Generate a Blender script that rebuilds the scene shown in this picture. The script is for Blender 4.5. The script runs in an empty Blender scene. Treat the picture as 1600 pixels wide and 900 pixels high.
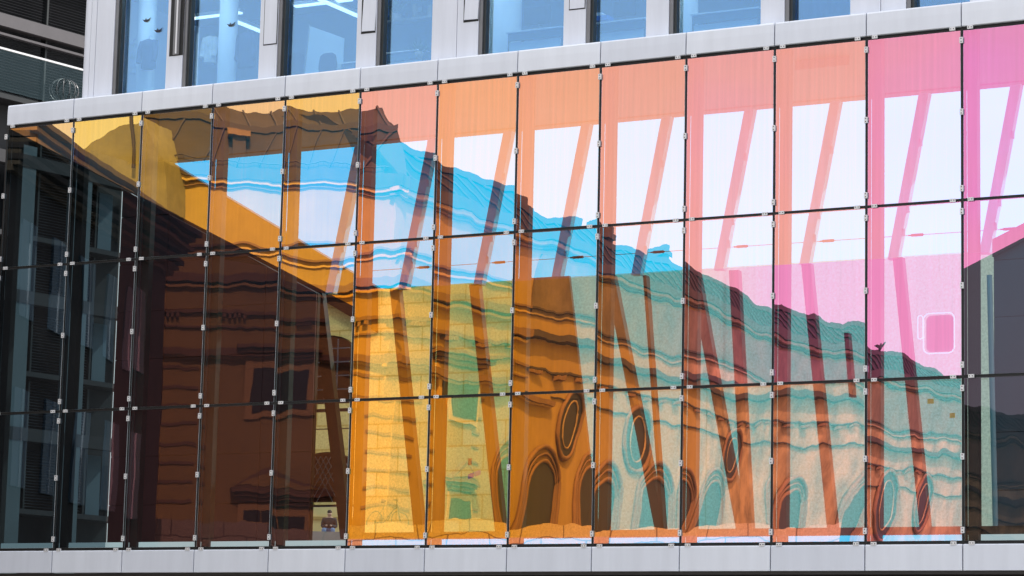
import bpy, bmesh, math, random
from mathutils import Vector, Matrix
random.seed(7)
S = bpy.context.scene
COL = S.collection
R = math.radians

# ------------------------------------------------------------------ camera
K = 4.0 / 3.0
F = 4199.17
YAW, PIT, ROL = .505763, .150542, .022736
CAM = Vector((27.9397 * K, -33.4268 * K, 0))
fw = Vector((-math.sin(YAW) * math.cos(PIT), math.cos(YAW) * math.cos(PIT), math.sin(PIT)))
r0 = Vector((math.cos(YAW), math.sin(YAW), 0))
u0 = r0.cross(fw)
rt = r0 * math.cos(ROL) + u0 * math.sin(ROL)
up = -r0 * math.sin(ROL) + u0 * math.cos(ROL)
cd = bpy.data.cameras.new('camera'); cam = bpy.data.objects.new('camera', cd); COL.objects.link(cam)
cam.matrix_world = Matrix(((rt.x, up.x, -fw.x, CAM.x), (rt.y, up.y, -fw.y, CAM.y), (rt.z, up.z, -fw.z, CAM.z), (0, 0, 0, 1)))
cd.sensor_width = 36; cd.lens = F / 1600 * 36; cd.clip_start = .5; cd.clip_end = 5000
S.camera = cam

# ------------------------------------------------------------------ light
SUN = Vector((.42, .62, .66)).normalized()      # direction towards the sun: behind the gallery, to the right
w = bpy.data.worlds.new('World'); S.world = w; w.use_nodes = True
nt = w.node_tree; nt.nodes.clear()
N = nt.nodes.new
out = N('ShaderNodeOutputWorld'); bg = N('ShaderNodeBackground'); sky = N('ShaderNodeTexSky')
sky.sky_type = 'NISHITA'; sky.sun_disc = False
sky.sun_elevation = math.asin(SUN.z); sky.sun_rotation = math.atan2(SUN.x, SUN.y)
sky.altitude = 100; sky.dust_density = 1.5
tc = N('ShaderNodeTexCoord'); mp = N('ShaderNodeMapping'); mp.inputs['Scale'].default_value = (1.4, 1.4, 5)
no = N('ShaderNodeTexNoise'); no.inputs['Scale'].default_value = 1.6; no.inputs['Detail'].default_value = 6
mr = N('ShaderNodeMapRange'); mr.inputs[1].default_value = .3; mr.inputs[2].default_value = .72
mr.inputs[3].default_value = .72; mr.inputs[4].default_value = 1.0
mx = N('ShaderNodeMix'); mx.data_type = 'RGBA'; mx.inputs[7].default_value = (9.7, 9.8, 10.2, 1)   # bright thin cloud
nt.links.new(tc.outputs['Generated'], mp.inputs[0]); nt.links.new(mp.outputs[0], no.inputs[0])
nt.links.new(no.outputs[0], mr.inputs[0]); nt.links.new(mr.outputs[0], mx.inputs[0])
nt.links.new(sky.outputs[0], mx.inputs[6]); 
sx = N('ShaderNodeSeparateXYZ'); nt.links.new(tc.outputs['Generated'], sx.inputs[0])
el = N('ShaderNodeMapRange'); el.interpolation_type = 'SMOOTHSTEP'; el.inputs[1].default_value = .28; el.inputs[2].default_value = .8; el.inputs[3].default_value = 1.0; el.inputs[4].default_value = 2.1
nt.links.new(sx.outputs[2], el.inputs[0]); vm = N('ShaderNodeVectorMath'); vm.operation = 'SCALE'
nt.links.new(mx.outputs[2], vm.inputs[0]); nt.links.new(el.outputs[0], vm.inputs['Scale']); nt.links.new(vm.outputs[0], bg.inputs[0])
bg.inputs[1].default_value = .1; nt.links.new(bg.outputs[0], out.inputs[0])
sl = bpy.data.lights.new('sun', 'SUN'); sun = bpy.data.objects.new('sun', sl); COL.objects.link(sun)
sl.energy = 4.2; sl.angle = R(.53); sl.color = (1, .95, .87)
sun.rotation_euler = SUN.to_track_quat('Z', 'Y').to_euler()
S.view_settings.view_transform = 'Standard'; S.view_settings.look = 'None'
S.view_settings.exposure = .12; S.view_settings.gamma = 1
S.cycles.max_bounces = 8; S.cycles.transparent_max_bounces = 24; S.cycles.glossy_bounces = 4
S.cycles.caustics_reflective = False; S.cycles.caustics_refractive = False
S.cycles.use_denoising = True; S.cycles.sample_clamp_indirect = 6

# ------------------------------------------------------------------ helpers
def ray(px, py): return fw + rt * ((px - 800) / F) - up * ((py - 450) / F)
def P(px, py, Y):                     # point where a sight line meets the plane y = Y
    d = ray(px, py); return CAM + d * ((Y - CAM.y) / d.y)
def D(px, py, dep, mir=True):         # point at a distance along a sight line (mirrored in the glass)
    p = CAM + ray(px, py) * dep
    return Vector((p.x, -p.y, p.z)) if mir else p
def hit(px, py, o, d, mir=False):     # (s, z) on a vertical wall through o with direction d
    c = ray(px, py); ox, oy, dx, dy = o.x, o.y, d.x, d.y
    if mir: oy, dy = -oy, -dy
    # CAM + t c = o + s d
    det = c.x * -dy + dx * c.y
    bx, by = ox - CAM.x, oy - CAM.y
    t = (bx * -dy + dx * by) / det
    s = (c.x * by - c.y * bx) / det
    return s, CAM.z + t * c.z

def tag(o, label=None, cat=None, group=None, kind=None):
    for k, v in (('label', label), ('category', cat), ('group', group), ('kind', kind)):
        if v: o[k] = v
    return o
def empty(name, loc=(0, 0, 0), rz=0, **k):
    o = bpy.data.objects.new(name, None); COL.objects.link(o); o.location = loc; o.rotation_euler = (0, 0, rz)
    o.empty_display_size = .2
    return tag(o, **k)

class MB:
    def __init__(s): s.v = []; s.f = []; s.mi = []; s.sm = []
    def add(s, vs, fs, mi=0, smooth=False):
        b = len(s.v); s.v += [tuple(v) for v in vs]
        for f in fs: s.f.append([b + i for i in f]); s.mi.append(mi); s.sm.append(smooth)
        return s
    def box(s, a, b, mi=0):
        x0, y0, z0 = a; x1, y1, z1 = b
        return s.add([(x0, y0, z0), (x1, y0, z0), (x1, y1, z0), (x0, y1, z0), (x0, y0, z1), (x1, y0, z1), (x1, y1, z1), (x0, y1, z1)],
              [(0, 3, 2, 1), (4, 5, 6, 7), (0, 1, 5, 4), (1, 2, 6, 5), (2, 3, 7, 6), (3, 0, 4, 7)], mi)
    def fbox(s, o, d, n, s0, s1, n0, n1, z0, z1, mi=0):       # box in a wall frame (o, along d, out n)
        c = lambda a, b, z: (o.x + d.x * a + n.x * b, o.y + d.y * a + n.y * b, z)
        return s.add([c(s0, n0, z0), c(s1, n0, z0), c(s1, n1, z0), c(s0, n1, z0), c(s0, n0, z1), c(s1, n0, z1), c(s1, n1, z1), c(s0, n1, z1)],
              [(0, 3, 2, 1), (4, 5, 6, 7), (0, 1, 5, 4), (1, 2, 6, 5), (2, 3, 7, 6), (3, 0, 4, 7)], mi)
    def hull(s, top, bot, mi=0):                              # loft between two equal loops
        n = len(top)
        return s.add(list(bot) + list(top), [tuple(range(n))[::-1], tuple(range(n, 2 * n))] + [(i, (i + 1) % n, n + (i + 1) % n, n + i) for i in range(n)], mi)
    def prism(s, pts, off, mi=0):
        off = Vector(off); a = [Vector(p) for p in pts]
        return s.hull([p + off for p in a], a, mi)
    def tube(s, pts, r, seg=10, mi=0, closed=False):
        pts = [Vector(p) for p in pts]; rr = r if isinstance(r, (list, tuple)) else [r] * len(pts); rings = []
        n = len(pts)
        for i, p in enumerate(pts):
            if closed: t = pts[(i + 1) % n] - pts[i - 1]
            else: t = pts[min(i + 1, n - 1)] - pts[max(i - 1, 0)]
            t.normalize(); a = Vector((0, 0, 1)) if abs(t.z) < .9 else Vector((1, 0, 0))
            x = t.cross(a).normalized(); y = t.cross(x)
            rings.append([p + (x * math.cos(2 * math.pi * k / seg) + y * math.sin(2 * math.pi * k / seg)) * rr[i] for k in range(seg)])
        vs = [q for g in rings for q in g]; fs = []
        for i in range(n if closed else n - 1):
            j = (i + 1) % n
            fs += [(i * seg + k, i * seg + (k + 1) % seg, j * seg + (k + 1) % seg, j * seg + k) for k in range(seg)]
        s.add(vs, fs, mi, True)
        if not closed: s.add(rings[0], [tuple(range(seg))[::-1]], mi); s.add(rings[-1], [tuple(range(seg))], mi)
        return s
    def lathe(s, c, prof, seg=24, mi=0):
        c = Vector(c); vs = []
        for r_, z in prof: vs += [c + Vector((r_ * math.cos(2 * math.pi * k / seg), r_ * math.sin(2 * math.pi * k / seg), z)) for k in range(seg)]
        fs = [(i * seg + k, i * seg + (k + 1) % seg, (i + 1) * seg + (k + 1) % seg, (i + 1) * seg + k) for i in range(len(prof) - 1) for k in range(seg)]
        return s.add(vs, fs, mi, True)
    def build(s, name, mats, parent=None, origin=None, bevel=0):
        me = bpy.data.meshes.new(name)
        vs = s.v
        if origin is not None: o = Vector(origin); vs = [tuple(Vector(v) - o) for v in vs]
        me.from_pydata(vs, [], s.f)
        for m_ in (mats if isinstance(mats, (list, tuple)) else [mats]): me.materials.append(m_)
        for p, mi, sm in zip(me.polygons, s.mi, s.sm): p.material_index = mi; p.use_smooth = sm
        bm = bmesh.new(); bm.from_mesh(me); bmesh.ops.recalc_face_normals(bm, faces=bm.faces); bm.to_mesh(me); bm.free()
        ob = bpy.data.objects.new(name, me); COL.objects.link(ob)
        if origin is not None: ob.location = origin
        if parent is not None: ob.parent = parent
        if bevel:
            b = ob.modifiers.new('bevel', 'BEVEL'); b.width = bevel; b.segments = 2; b.limit_method = 'ANGLE'
        return ob

def mat(name, base, rough=.6, metal=0, var=0, vscale=3, bump=0, bscale=20, emit=None, stretch=None, trans=0, spec=None):
    m = bpy.data.materials.new(name); m.use_nodes = True; t = m.node_tree; b = t.nodes['Principled BSDF']
    b.inputs['Base Color'].default_value = (*base, 1); b.inputs['Roughness'].default_value = rough; b.inputs['Metallic'].default_value = metal
    if spec is not None: b.inputs['Specular IOR Level'].default_value = spec
    g = t.nodes.new('ShaderNodeNewGeometry'); mp_ = t.nodes.new('ShaderNodeMapping'); t.links.new(g.outputs['Position'], mp_.inputs[0])
    if stretch: mp_.inputs['Scale'].default_value = stretch
    if var:
        n = t.nodes.new('ShaderNodeTexNoise'); n.inputs['Scale'].default_value = vscale; n.inputs['Detail'].default_value = 8; n.inputs['Roughness'].default_value = .65
        t.links.new(mp_.outputs[0], n.inputs[0])
        x = t.nodes.new('ShaderNodeMix'); x.data_type = 'RGBA'
        x.inputs[6].default_value = (*[c * (1 - var) for c in base], 1); x.inputs[7].default_value = (*[min(1, c * (1 + var)) for c in base], 1)
        q = t.nodes.new('ShaderNodeMapRange'); q.inputs[1].default_value = .3; q.inputs[2].default_value = .7
        t.links.new(n.outputs[0], q.inputs[0]); t.links.new(q.outputs[0], x.inputs[0]); t.links.new(x.outputs[2], b.inputs['Base Color'])
    if bump:
        n = t.nodes.new('ShaderNodeTexNoise'); n.inputs['Scale'].default_value = bscale; n.inputs['Detail'].default_value = 5
        t.links.new(mp_.outputs[0], n.inputs[0]); bp = t.nodes.new('ShaderNodeBump'); bp.inputs['Strength'].default_value = bump; bp.inputs['Distance'].default_value = .02
        t.links.new(n.outputs[0], bp.inputs['Height']); t.links.new(bp.outputs[0], b.inputs['Normal'])
    if emit: b.inputs['Emission Color'].default_value = (*emit[0], 1); b.inputs['Emission Strength'].default_value = emit[1]
    return m

# ------------------------------------------------------------------ materials
M = {}
M['clad'] = mat('white_cladding', (.68, .71, .79), .38, 0, .06, 1.3, .03, 60, stretch=(3, 3, .35))
M['clad2'] = mat('white_fascia', (.70, .735, .81), .35, 0, .07, 1.1, .02, 60, stretch=(4, 4, .3))
FV = [mat('white_fascia_panel', (.70 + d, .735 + d, .81 + d * .9), .35, 0, .055, 1.1, .02, 60, stretch=(3, 3, .35)) for d in (-.03, 0, .015, .035, -.015)]
M['dark'] = mat('black_gasket', (.006, .006, .007), .55)
M['steel'] = mat('dark_steel', (.035, .04, .042), .45, .3, .2, 2)
M['strut'] = mat('charcoal_paint', (.022, .02, .02), .5, 0, .2, 2)
M['anod'] = mat('anodised_frame', (.2, .2, .21), .35, .6, .1, 3)
M['clip'] = mat('clip_metal', (.72, .72, .73), .35, .1)
M['sill'] = mat('pale_sill', (.75, .82, .86), .4, 0, .06, 2)
M['strip'] = mat('glowing_sill', (.7, .75, .8), .5, emit=((.86, .96, 1.0), .62))  # sill given its own glow to read bright; no lamp behind it
M['ceil'] = mat('dark_soffit', (.10, .085, .085), .7, 0, .2, 1)
M['panel_red'] = mat('maroon_panel', (.085, .03, .035), .6, 0, .12, .7)
M['panel_grey'] = mat('slate_panel', (.15, .135, .165), .6, 0, .08, .7)
M['asph'] = mat('asphalt', (.05, .05, .052), .85, 0, .25, 1.5, .3, 60)
M['pave'] = mat('paving', (.3, .28, .26), .8, 0, .15, 1.2, .2, 40)
M['white'] = mat('white_paint', (.8, .8, .82), .5)

def glass_film():
    """Dichroic film glass: tinted mirror + complementary tinted see-through, film boundary in facade coordinates."""
    m = bpy.data.materials.new('dichroic_glass'); m.use_nodes = True; t = m.node_tree; t.nodes.clear(); n = t.nodes.new; L = t.links.new
    def math_(op, a, b=None, c=None):
        x = n('ShaderNodeMath'); x.operation = op
        for i, v in enumerate((a, b, c)):
            if v is None: continue
            if isinstance(v, (int, float)): x.inputs[i].default_value = v
            else: L(v, x.inputs[i])
        return x.outputs[0]
    def mix(f, a, b, bl='MIX'):
        x = n('ShaderNodeMix'); x.data_type = 'RGBA'; x.blend_type = bl
        for i, v in ((0, f), (6, a), (7, b)):
            if isinstance(v, (int, float)): x.inputs[i].default_value = v
            elif isinstance(v, tuple): x.inputs[i].default_value = (*v, 1)
            else: L(v, x.inputs[i])
        return x.outputs[2]
    geo = n('ShaderNodeNewGeometry'); sp = n('ShaderNodeSeparateXYZ'); L(geo.outputs['Position'], sp.inputs[0]); X, Z = sp.outputs[0], sp.outputs[2]
    # ---- reflectance tint: comes with each sheet (object colour), drifting slowly over its height
    oi = n('ShaderNodeObjectInfo')
    mp1 = n('ShaderNodeMapping'); mp1.inputs['Scale'].default_value = (.25, 1, .55); L(geo.outputs['Position'], mp1.inputs[0])
    nz = n('ShaderNodeTexNoise'); nz.inputs['Scale'].default_value = 1.; nz.inputs['Detail'].default_value = 1; L(mp1.outputs[0], nz.inputs[0])
    q = n('ShaderNodeMapRange'); q.inputs[1].default_value = .42; q.inputs[2].default_value = .68; L(nz.outputs[0], q.inputs[0])
    xr = n('ShaderNodeMapRange'); xr.inputs[1].default_value = 6; xr.inputs[2].default_value = 22; L(X, xr.inputs[0])
    drift = mix(math_('MULTIPLY', q.outputs[0], xr.outputs[0]), oi.outputs['Color'], mix(1.0, oi.outputs['Color'], (.99, .92, 1.14), 'MULTIPLY'))
    # fine streaks of water dirt running down the sheet
    mp2 = n('ShaderNodeMapping'); mp2.inputs['Scale'].default_value = (14, 1, .35); L(geo.outputs['Position'], mp2.inputs[0])
    n2 = n('ShaderNodeTexNoise'); n2.inputs['Scale'].default_value = 1; n2.inputs['Detail'].default_value = 4; L(mp2.outputs[0], n2.inputs[0])
    q2 = n('ShaderNodeMapRange'); q2.inputs[1].default_value = .3; q2.inputs[2].default_value = .75; q2.inputs[3].default_value = 1.0; q2.inputs[4].default_value = .9; L(n2.outputs[0], q2.inputs[0])
    cr = n('ShaderNodeCombineColor'); [L(q2.outputs[0], cr.inputs[i]) for i in range(3)]
    Rf = mix(1.0, drift, cr.outputs[0], 'MULTIPLY')
    tu = n('ShaderNodeVectorMath'); tu.operation = 'SUBTRACT'; tu.inputs[0].default_value = (.90, .93, 1.01); L(Rf, tu.inputs[1])
    tm = n('ShaderNodeVectorMath'); tm.operation = 'MAXIMUM'; L(tu.outputs[0], tm.inputs[0]); tm.inputs[1].default_value = (.0, .50, .83)
    # lower film sheet: see-through runs from yellow-green at the left to teal at the right
    lx = n('ShaderNodeMapRange'); lx.inputs[1].default_value = 9.9; lx.inputs[2].default_value = 11.6; L(X, lx.inputs[0])
    Tl = mix(lx.outputs[0], (.60, .68, .52), (.09, .46, .53))
    low = math_('MULTIPLY', math_('LESS_THAN', Z, ZFILM), math_('GREATER_THAN', Z, zD + .15))
    T = mix(low, tm.outputs[0], Tl)
    # the lower sheet mirrors a deeper orange on the left
    lr = n('ShaderNodeMapRange'); lr.inputs[1].default_value = 12.5; lr.inputs[2].default_value = 21.; L(X, lr.inputs[0])
    Rl = mix(lr.outputs[0], (.94, .41, .04), (.93, .34, .40))
    pk = n('ShaderNodeMapRange'); pk.inputs[1].default_value = W * 8.5; pk.inputs[2].default_value = W * 10; L(X, pk.inputs[0])
    Rl = mix(math_('MULTIPLY', pk.outputs[0], math_('GREATER_THAN', Z, zC)), Rl, (.95, .27, .50))
    Rall = mix(low, Rf, mix(1.0, Rl, cr.outputs[0], 'MULTIPLY'))
    # ---- where the film stops: two raking edges, plain glass beyond them
    e1 = math_('LESS_THAN', Z, math_('ADD', math_('MULTIPLY', X, L1[0]), L1[1]))
    m1 = math_('MULTIPLY', e1, math_('LESS_THAN', X, W * 5))
    e2 = math_('LESS_THAN', Z, math_('ADD', math_('MULTIPLY', X, L2[0]), L2[1]))
    m2 = math_('MULTIPLY', e2, math_('GREATER_THAN', X, W * 12))
    mask = math_('MAXIMUM', m1, m2)
    dull = mix(math_('GREATER_THAN', X, W * 9), mix(math_('GREATER_THAN', X, XPANEL), (.06, .075, .09), (.078, .035, .040)), (.075, .055, .068))
    Rall = mix(mask, Rall, dull); T = mix(mask, T, mix(math_('LESS_THAN', X, XPANEL), (.42, .5, .5), (.14, .20, .22)))
    # ---- gentle roller waves in the sheet
    def wob(scale, amp, det):
        mm = n('ShaderNodeMapping'); mm.inputs['Scale'].default_value = scale; L(geo.outputs['Position'], mm.inputs[0])
        a = n('ShaderNodeTexNoise'); a.inputs['Scale'].default_value = 1; a.inputs['Detail'].default_value = det; L(mm.outputs[0], a.inputs[0])
        s1 = n('ShaderNodeVectorMath'); s1.operation = 'SUBTRACT'; L(a.outputs['Color'], s1.inputs[0]); s1.inputs[1].default_value = (.5, .5, .5)
        s2 = n('ShaderNodeVectorMath'); s2.operation = 'MULTIPLY'; L(s1.outputs[0], s2.inputs[0]); s2.inputs[1].default_value = amp
        return s2.outputs[0]
    va = n('ShaderNodeVectorMath'); va.operation = 'ADD'; L(wob((2.2, 1, 1.1), (.0026, 0, .0055), 1), va.inputs[0]); L(wob((6, 1, 3), (.0008, 0, .0015), 3), va.inputs[1])
    vb = n('ShaderNodeVectorMath'); vb.operation = 'ADD'; L(va.outputs[0], vb.inputs[0]); L(geo.outputs['Normal'], vb.inputs[1])
    vn = n('ShaderNodeVectorMath'); vn.operation = 'NORMALIZE'; L(vb.outputs[0], vn.inputs[0])
    gl = n('ShaderNodeBsdfGlossy'); gl.inputs['Roughness'].default_value = 0.0; L(Rall, gl.inputs[0]); L(vn.outputs[0], gl.inputs['Normal'])
    tr = n('ShaderNodeBsdfTransparent'); L(T, tr.inputs[0])
    ad = n('ShaderNodeAddShader'); L(gl.outputs[0], ad.inputs[0]); L(tr.outputs[0], ad.inputs[1])
    o = n('ShaderNodeOutputMaterial'); L(ad.outputs[0], o.inputs[0])
    return m

def tint_glass(name, r, tcol, rough=0.):
    m = bpy.data.materials.new(name); m.use_nodes = True; t = m.node_tree; t.nodes.clear(); n = t.nodes.new; L = t.links.new
    gl = n('ShaderNodeBsdfGlossy'); gl.inputs[0].default_value = (*r, 1); gl.inputs['Roughness'].default_value = rough
    tr = n('ShaderNodeBsdfTransparent'); tr.inputs[0].default_value = (*tcol, 1)
    ad = n('ShaderNodeAddShader'); L(gl.outputs[0], ad.inputs[0]); L(tr.outputs[0], ad.inputs[1])
    o = n('ShaderNodeOutputMaterial'); L(ad.outputs[0], o.inputs[0]); return m

def masonry(name, c1, c2, mortar, bw, bh, trans, ms=.02, off=(0, 0)):
    m = bpy.data.materials.new(name); m.use_nodes = True; t = m.node_tree; t.nodes.clear(); n = t.nodes.new; L = t.links.new
    geo = n('ShaderNodeNewGeometry'); sp = n('ShaderNodeSeparateXYZ'); L(geo.outputs['Position'], sp.inputs[0])
    cb = n('ShaderNodeCombineXYZ'); L(sp.outputs[0], cb.inputs[0]); L(sp.outputs[2], cb.inputs[1])
    br = n('ShaderNodeTexBrick'); L(cb.outputs[0], br.inputs[0]); br.inputs['Color1'].default_value = (*c1, 1); br.inputs['Color2'].default_value = (*c2, 1); br.inputs['Mortar'].default_value = (*mortar, 1)
    br.inputs['Scale'].default_value = 1; br.inputs['Brick Width'].default_value = bw; br.inputs['Row Height'].default_value = bh; br.inputs['Mortar Size'].default_value = ms
    ns = n('ShaderNodeTexNoise'); ns.inputs['Scale'].default_value = 20; ns.inputs['Detail'].default_value = 8; ns.inputs['Roughness'].default_value = .75; L(geo.outputs['Position'], ns.inputs[0])
    mr_ = n('ShaderNodeMapRange'); mr_.inputs[1].default_value = .3; mr_.inputs[2].default_value = .7; mr_.inputs[3].default_value = .6; mr_.inputs[4].default_value = 1.15; L(ns.outputs[0], mr_.inputs[0])
    cc = n('ShaderNodeCombineColor'); [L(mr_.outputs[0], cc.inputs[i]) for i in range(3)]
    x = n('ShaderNodeMix'); x.data_type = 'RGBA'; x.blend_type = 'MULTIPLY'; x.inputs[0].default_value = 1; L(br.outputs[0], x.inputs[6]); L(cc.outputs[0], x.inputs[7])
    df = n('ShaderNodeBsdfDiffuse'); tl = n('ShaderNodeBsdfTranslucent'); L(x.outputs[2], df.inputs[0]); L(x.outputs[2], tl.inputs[0])
    ms_ = n('ShaderNodeMixShader'); ms_.inputs[0].default_value = trans; L(df.outputs[0], ms_.inputs[1]); L(tl.outputs[0], ms_.inputs[2])
    o = n('ShaderNodeOutputMaterial'); L(ms_.outputs[0], o.inputs[0]); return m

# ------------------------------------------------------------------ main dimensions (metres, eye level = 0)
W = 1.35 * K
zT, zA, zB, zC, zD, zO = [z * K for z in (9.29397, 8.92957, 6.61102, 4.26262, 2.10231, 1.73306)]
YB = 3.4 * K                                    # back plane of the gallery
NC = 14
a_, b_ = P(120, 255, 0), P(555, 480, 0); L1 = ((b_.z - a_.z) / (b_.x - a_.x),); L1 = (L1[0], a_.z - L1[0] * a_.x)
a_, b_ = P(1505, 420, 0), P(1600, 371, 0); L2 = ((b_.z - a_.z) / (b_.x - a_.x),); L2 = (L2[0], a_.z - L2[0] * a_.x)
ZFILM = P(1056, 424, 0).z
XPANEL = P(178, 550, 0).x
GROUND = -1.6

# ================================================================== setting
tag(MB().box((-2500, -2500, GROUND - .5), (2500, 2500, GROUND)).build('ground', M['pave']), kind='structure')
tag(MB().box((-200, -16, GROUND), (400, -6, GROUND + .004)).build('road', M['asph']), kind='structure')

# ================================================================== gallery building
gal = empty('glass_gallery_building', (0, 0, GROUND), label='modern building with a long iridescent pink, orange and cyan mirror glass gallery', cat='building')
GO = Vector((0, 0, GROUND))
def gb(mb, name, m, origin=None, parent=gal, bevel=0):
    ob = mb.build(name, m, None, origin, bevel); ob.parent = parent
    if parent is gal: ob.matrix_parent_inverse = Matrix.Translation(-GO)
    return ob
film = glass_film()
rcol = [(.95, .58, .22), (.96, .60, .13), (.96, .58, .14), (.95, .52, .2), (.97, .54, .13), (.96, .40, .27), (.98, .40, .17),
        (.97, .39, .20), (.96, .38, .25), (.97, .37, .31), (.97, .38, .29), (.95, .30, .40), (.93, .27, .45), (.93, .27, .45)]
g = .02 * K
rowz = [(zB, zA), (zC, zB), (zD, zC)]
clipmb = {}; ORG = {}
def clip_mesh(vert):
    if vert in clipmb: return clipmb[vert]
    mb = MB(); a, b = (.031, .054) if vert else (.051, .030)
    mb.box((-a, -.045, -b), (a, -.012, b))
    for k in (-1, 1):
        c = Vector((0, -.046, k * b * .5)) if vert else Vector((k * a * .5, -.046, 0))
        vs = [c + Vector((math.cos(t * math.pi / 4) * .011, 0, math.sin(t * math.pi / 4) * .011)) for t in range(8)]
        mb.add(vs, [tuple(range(8))], 1)
    ob = mb.build('clip', [M['clip'], M['dark']]); clipmb[vert] = ob.data
    md = ob.data; bpy.data.objects.remove(ob); return md
def clip(parent, x, z, vert):
    o = bpy.data.objects.new('clip', clip_mesh(vert)); COL.objects.link(o); o.parent = parent
    o.location = Vector((x, 0, z)) - ORG[parent.name]
    return o
rnd = random.Random(11)
bows = {}
for i in range(NC):
    for j, (z0, z1) in enumerate(rowz):
        x0, x1 = i * W + g, (i + 1) * W - g; za, zb = z0 + g, z1 - g
        nx, nzn = 14, 26
        bow = rnd.uniform(-.0034, .0048); tx = rnd.uniform(-.0012, .0012); tz = rnd.uniform(-.0016, .0022); tw = rnd.uniform(-.0016, .0016)
        if 4 < i < 9: tw -= .0015
        if i >= 9: tw -= .003
        if i >= 5: tx *= 1.6; tz = tz * .4 + {5: -.001, 6: -.0035, 7: -.002, 8: -.002, 9: -.0045, 10: -.0085, 11: -.0035}.get(i, 0)
        if i < 4: bow *= .8; tx *= .5; tz *= .5
        vs, fs = [], []
        for b in range(nzn + 1):
            for a in range(nx + 1):
                u, v = 2 * a / nx - 1, 2 * b / nzn - 1
                y = -bow * (1 - u * u) * (1 - v * v * .8) + tx * u * W / 2 + tz * v * (zb - za) / 2 + tw * u * v
                vs.append((x0 + (x1 - x0) * a / nx, y, za + (zb - za) * b / nzn))
        for b in range(nzn):
            for a in range(nx):
                k = b * (nx + 1) + a; fs.append((k, k + 1, k + nx + 2, k + nx + 1))
        mb = MB().add(vs, fs, 0, True)
        # polished edge of the sheet, a thin return all round
        e = .012
        for (ax, az, bx, bz) in ((x0, za, x0, zb), (x1, za, x1, zb), (x0, za, x1, za), (x0, zb, x1, zb)):
            mb.add([(ax, .004, az), (bx, .004, bz), (bx, .004 + e, bz), (ax, .004 + e, az)], [(0, 1, 2, 3)], 1)
        org = Vector((x0, 0, za))
        pane = gb(mb, 'glass_pane', [film, M['sill']], org)
        me = pane.data
        pane.color = (*rcol[i], 1); ORG[pane.name] = org
        off = .165
        zr0, zr1 = z0, z1
        for zz in (zr1 - .205, (zr0 + zr1) / 2 + .04, zr0 + .205):
            clip(pane, i * W, zz, True)
        for xx in (i * W + off, (i + 1) * W - off): clip(pane, xx, zr1 + (0.015 if j == 0 else 0), False)
        if j == 2:
            for xx in (i * W + off, (i + 1) * W - off): clip(pane, xx, zr0 - .02, False)
# joints, fascias
for i in range(NC + 1):
    gb(MB().box((i * W - g * 1.15, .02, zD - .02), (i * W + g * 1.15, .05, zA + .02)), 'joint_seal', M['dark'])
for z in (zB, zC):
    for i in range(NC): gb(MB().box((i * W + g * 1.3, .02, z - g * 1.15), ((i + 1) * W - g * 1.3, .045, z + g * 1.15)), 'joint_seal', M['dark'])
gb(MB().box((0, .03, zD - .06), (NC * W, .16, zD + g)), 'bottom_rail', M['dark'])
gb(MB().box((0, .03, zA - g), (NC * W, .16, zA + .05)), 'top_rail', M['dark'])
for i in range(-1, NC):
    x0, x1 = i * W + .011, (i + 1) * W - .011
    if i >= 0:
        mb = MB(); prof = [(-.02, zA + .045), (-.035, zA + .052), (-.036, zA + .3), (-.03, zT - .03), (-.012, zT), (.30, zT + .03), (.30, zA + .045)]
        mb.prism([(x0, y, z) for y, z in prof], (x1 - x0, 0, 0)); gb(mb, 'fascia_panel', FV[(i * 7 + len(mb.v)) % 5], bevel=.006)
    mb = MB(); prof = [(-.036, zO), (-.036, zD - .05), (-.02, zD - .035), (.03, zD - .035), (.03, zO)]
    mb.prism([(x0, y, z) for y, z in prof], (x1 - x0, 0, 0)); gb(mb, 'fascia_panel', FV[(i * 7 + len(mb.v)) % 5], bevel=.006)
gb(MB().box((-W, .04, zO + .02), (NC * W, .10, zD - .06)), 'fascia_backing', M['dark'])
gb(MB().box((0, .06, zA + .06), (NC * W, .28, zT - .03)), 'fascia_backing', M['dark'])
# soffit under the gallery and a dark recessed base
gb(MB().box((-W, .0, zO - .06), (NC * W, YB + 1, zO - .01)), 'soffit_edge', M['strut'])
gb(MB().box((-W, .5, GROUND), (NC * W, YB + 1, zO - .07)), 'base_wall', M['ceil'])
# floor inside, ceiling inside
gb(MB().box((0, .17, zD - .3), (NC * W, YB, zD - .04)), 'gallery_floor', M['strut'])
zc = P(1056, 178, YB).z
gb(MB().box((0, .3, zc + .02), (NC * W, YB - .02, zc + .14)), 'gallery_ceiling', M['ceil'])
# sill strip with added glow and dark beam just behind the glass
zs = P(1056, 834, .17).z
for i in range(NC): gb(MB().box((i * W + .26, .17, zD - .03), ((i + 1) * W - .02, .24, zD + .14)), 'glowing_sill_strip', M['strip'])
gb(MB().box((4.9 * W, .26, zD + .145), (NC * W, .34, zD + .29)), 'floor_beam', M['strut'])
# mullions: hollow dark steel fins right of each joint, behind the glass
for i in range(NC):
    x = i * W + .045
    gb(MB().box((x, .14, zD), (x + .185, .30, zc)), 'mullion', M['steel'] if i < 5 or i == 12 else M['strut'])
    gb(MB().box((x - .05, .08, zD), (x, .12, zc)), 'mullion_flange', M['anod'] if i < 5 else M['strut'])
# back wall of the gallery with its openings
def poly(pts, Y, th, name, m):
    ps = [P(a, b, Y) for a, b in pts]; return gb(MB().prism(ps, (0, th, 0)), name, m)
YP = 1.5 * K
zl = P(1056, 422, YB).z          # bottom edge of the open sky
za, zb_ = P(262, 252, YB), P(590, 450, YB)
ceil_back = MB().box((-.2, YB, zc), (NC * W + 6, YB + .3, zc + .5)); gb(ceil_back, 'back_beam', M['ceil'])
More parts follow.
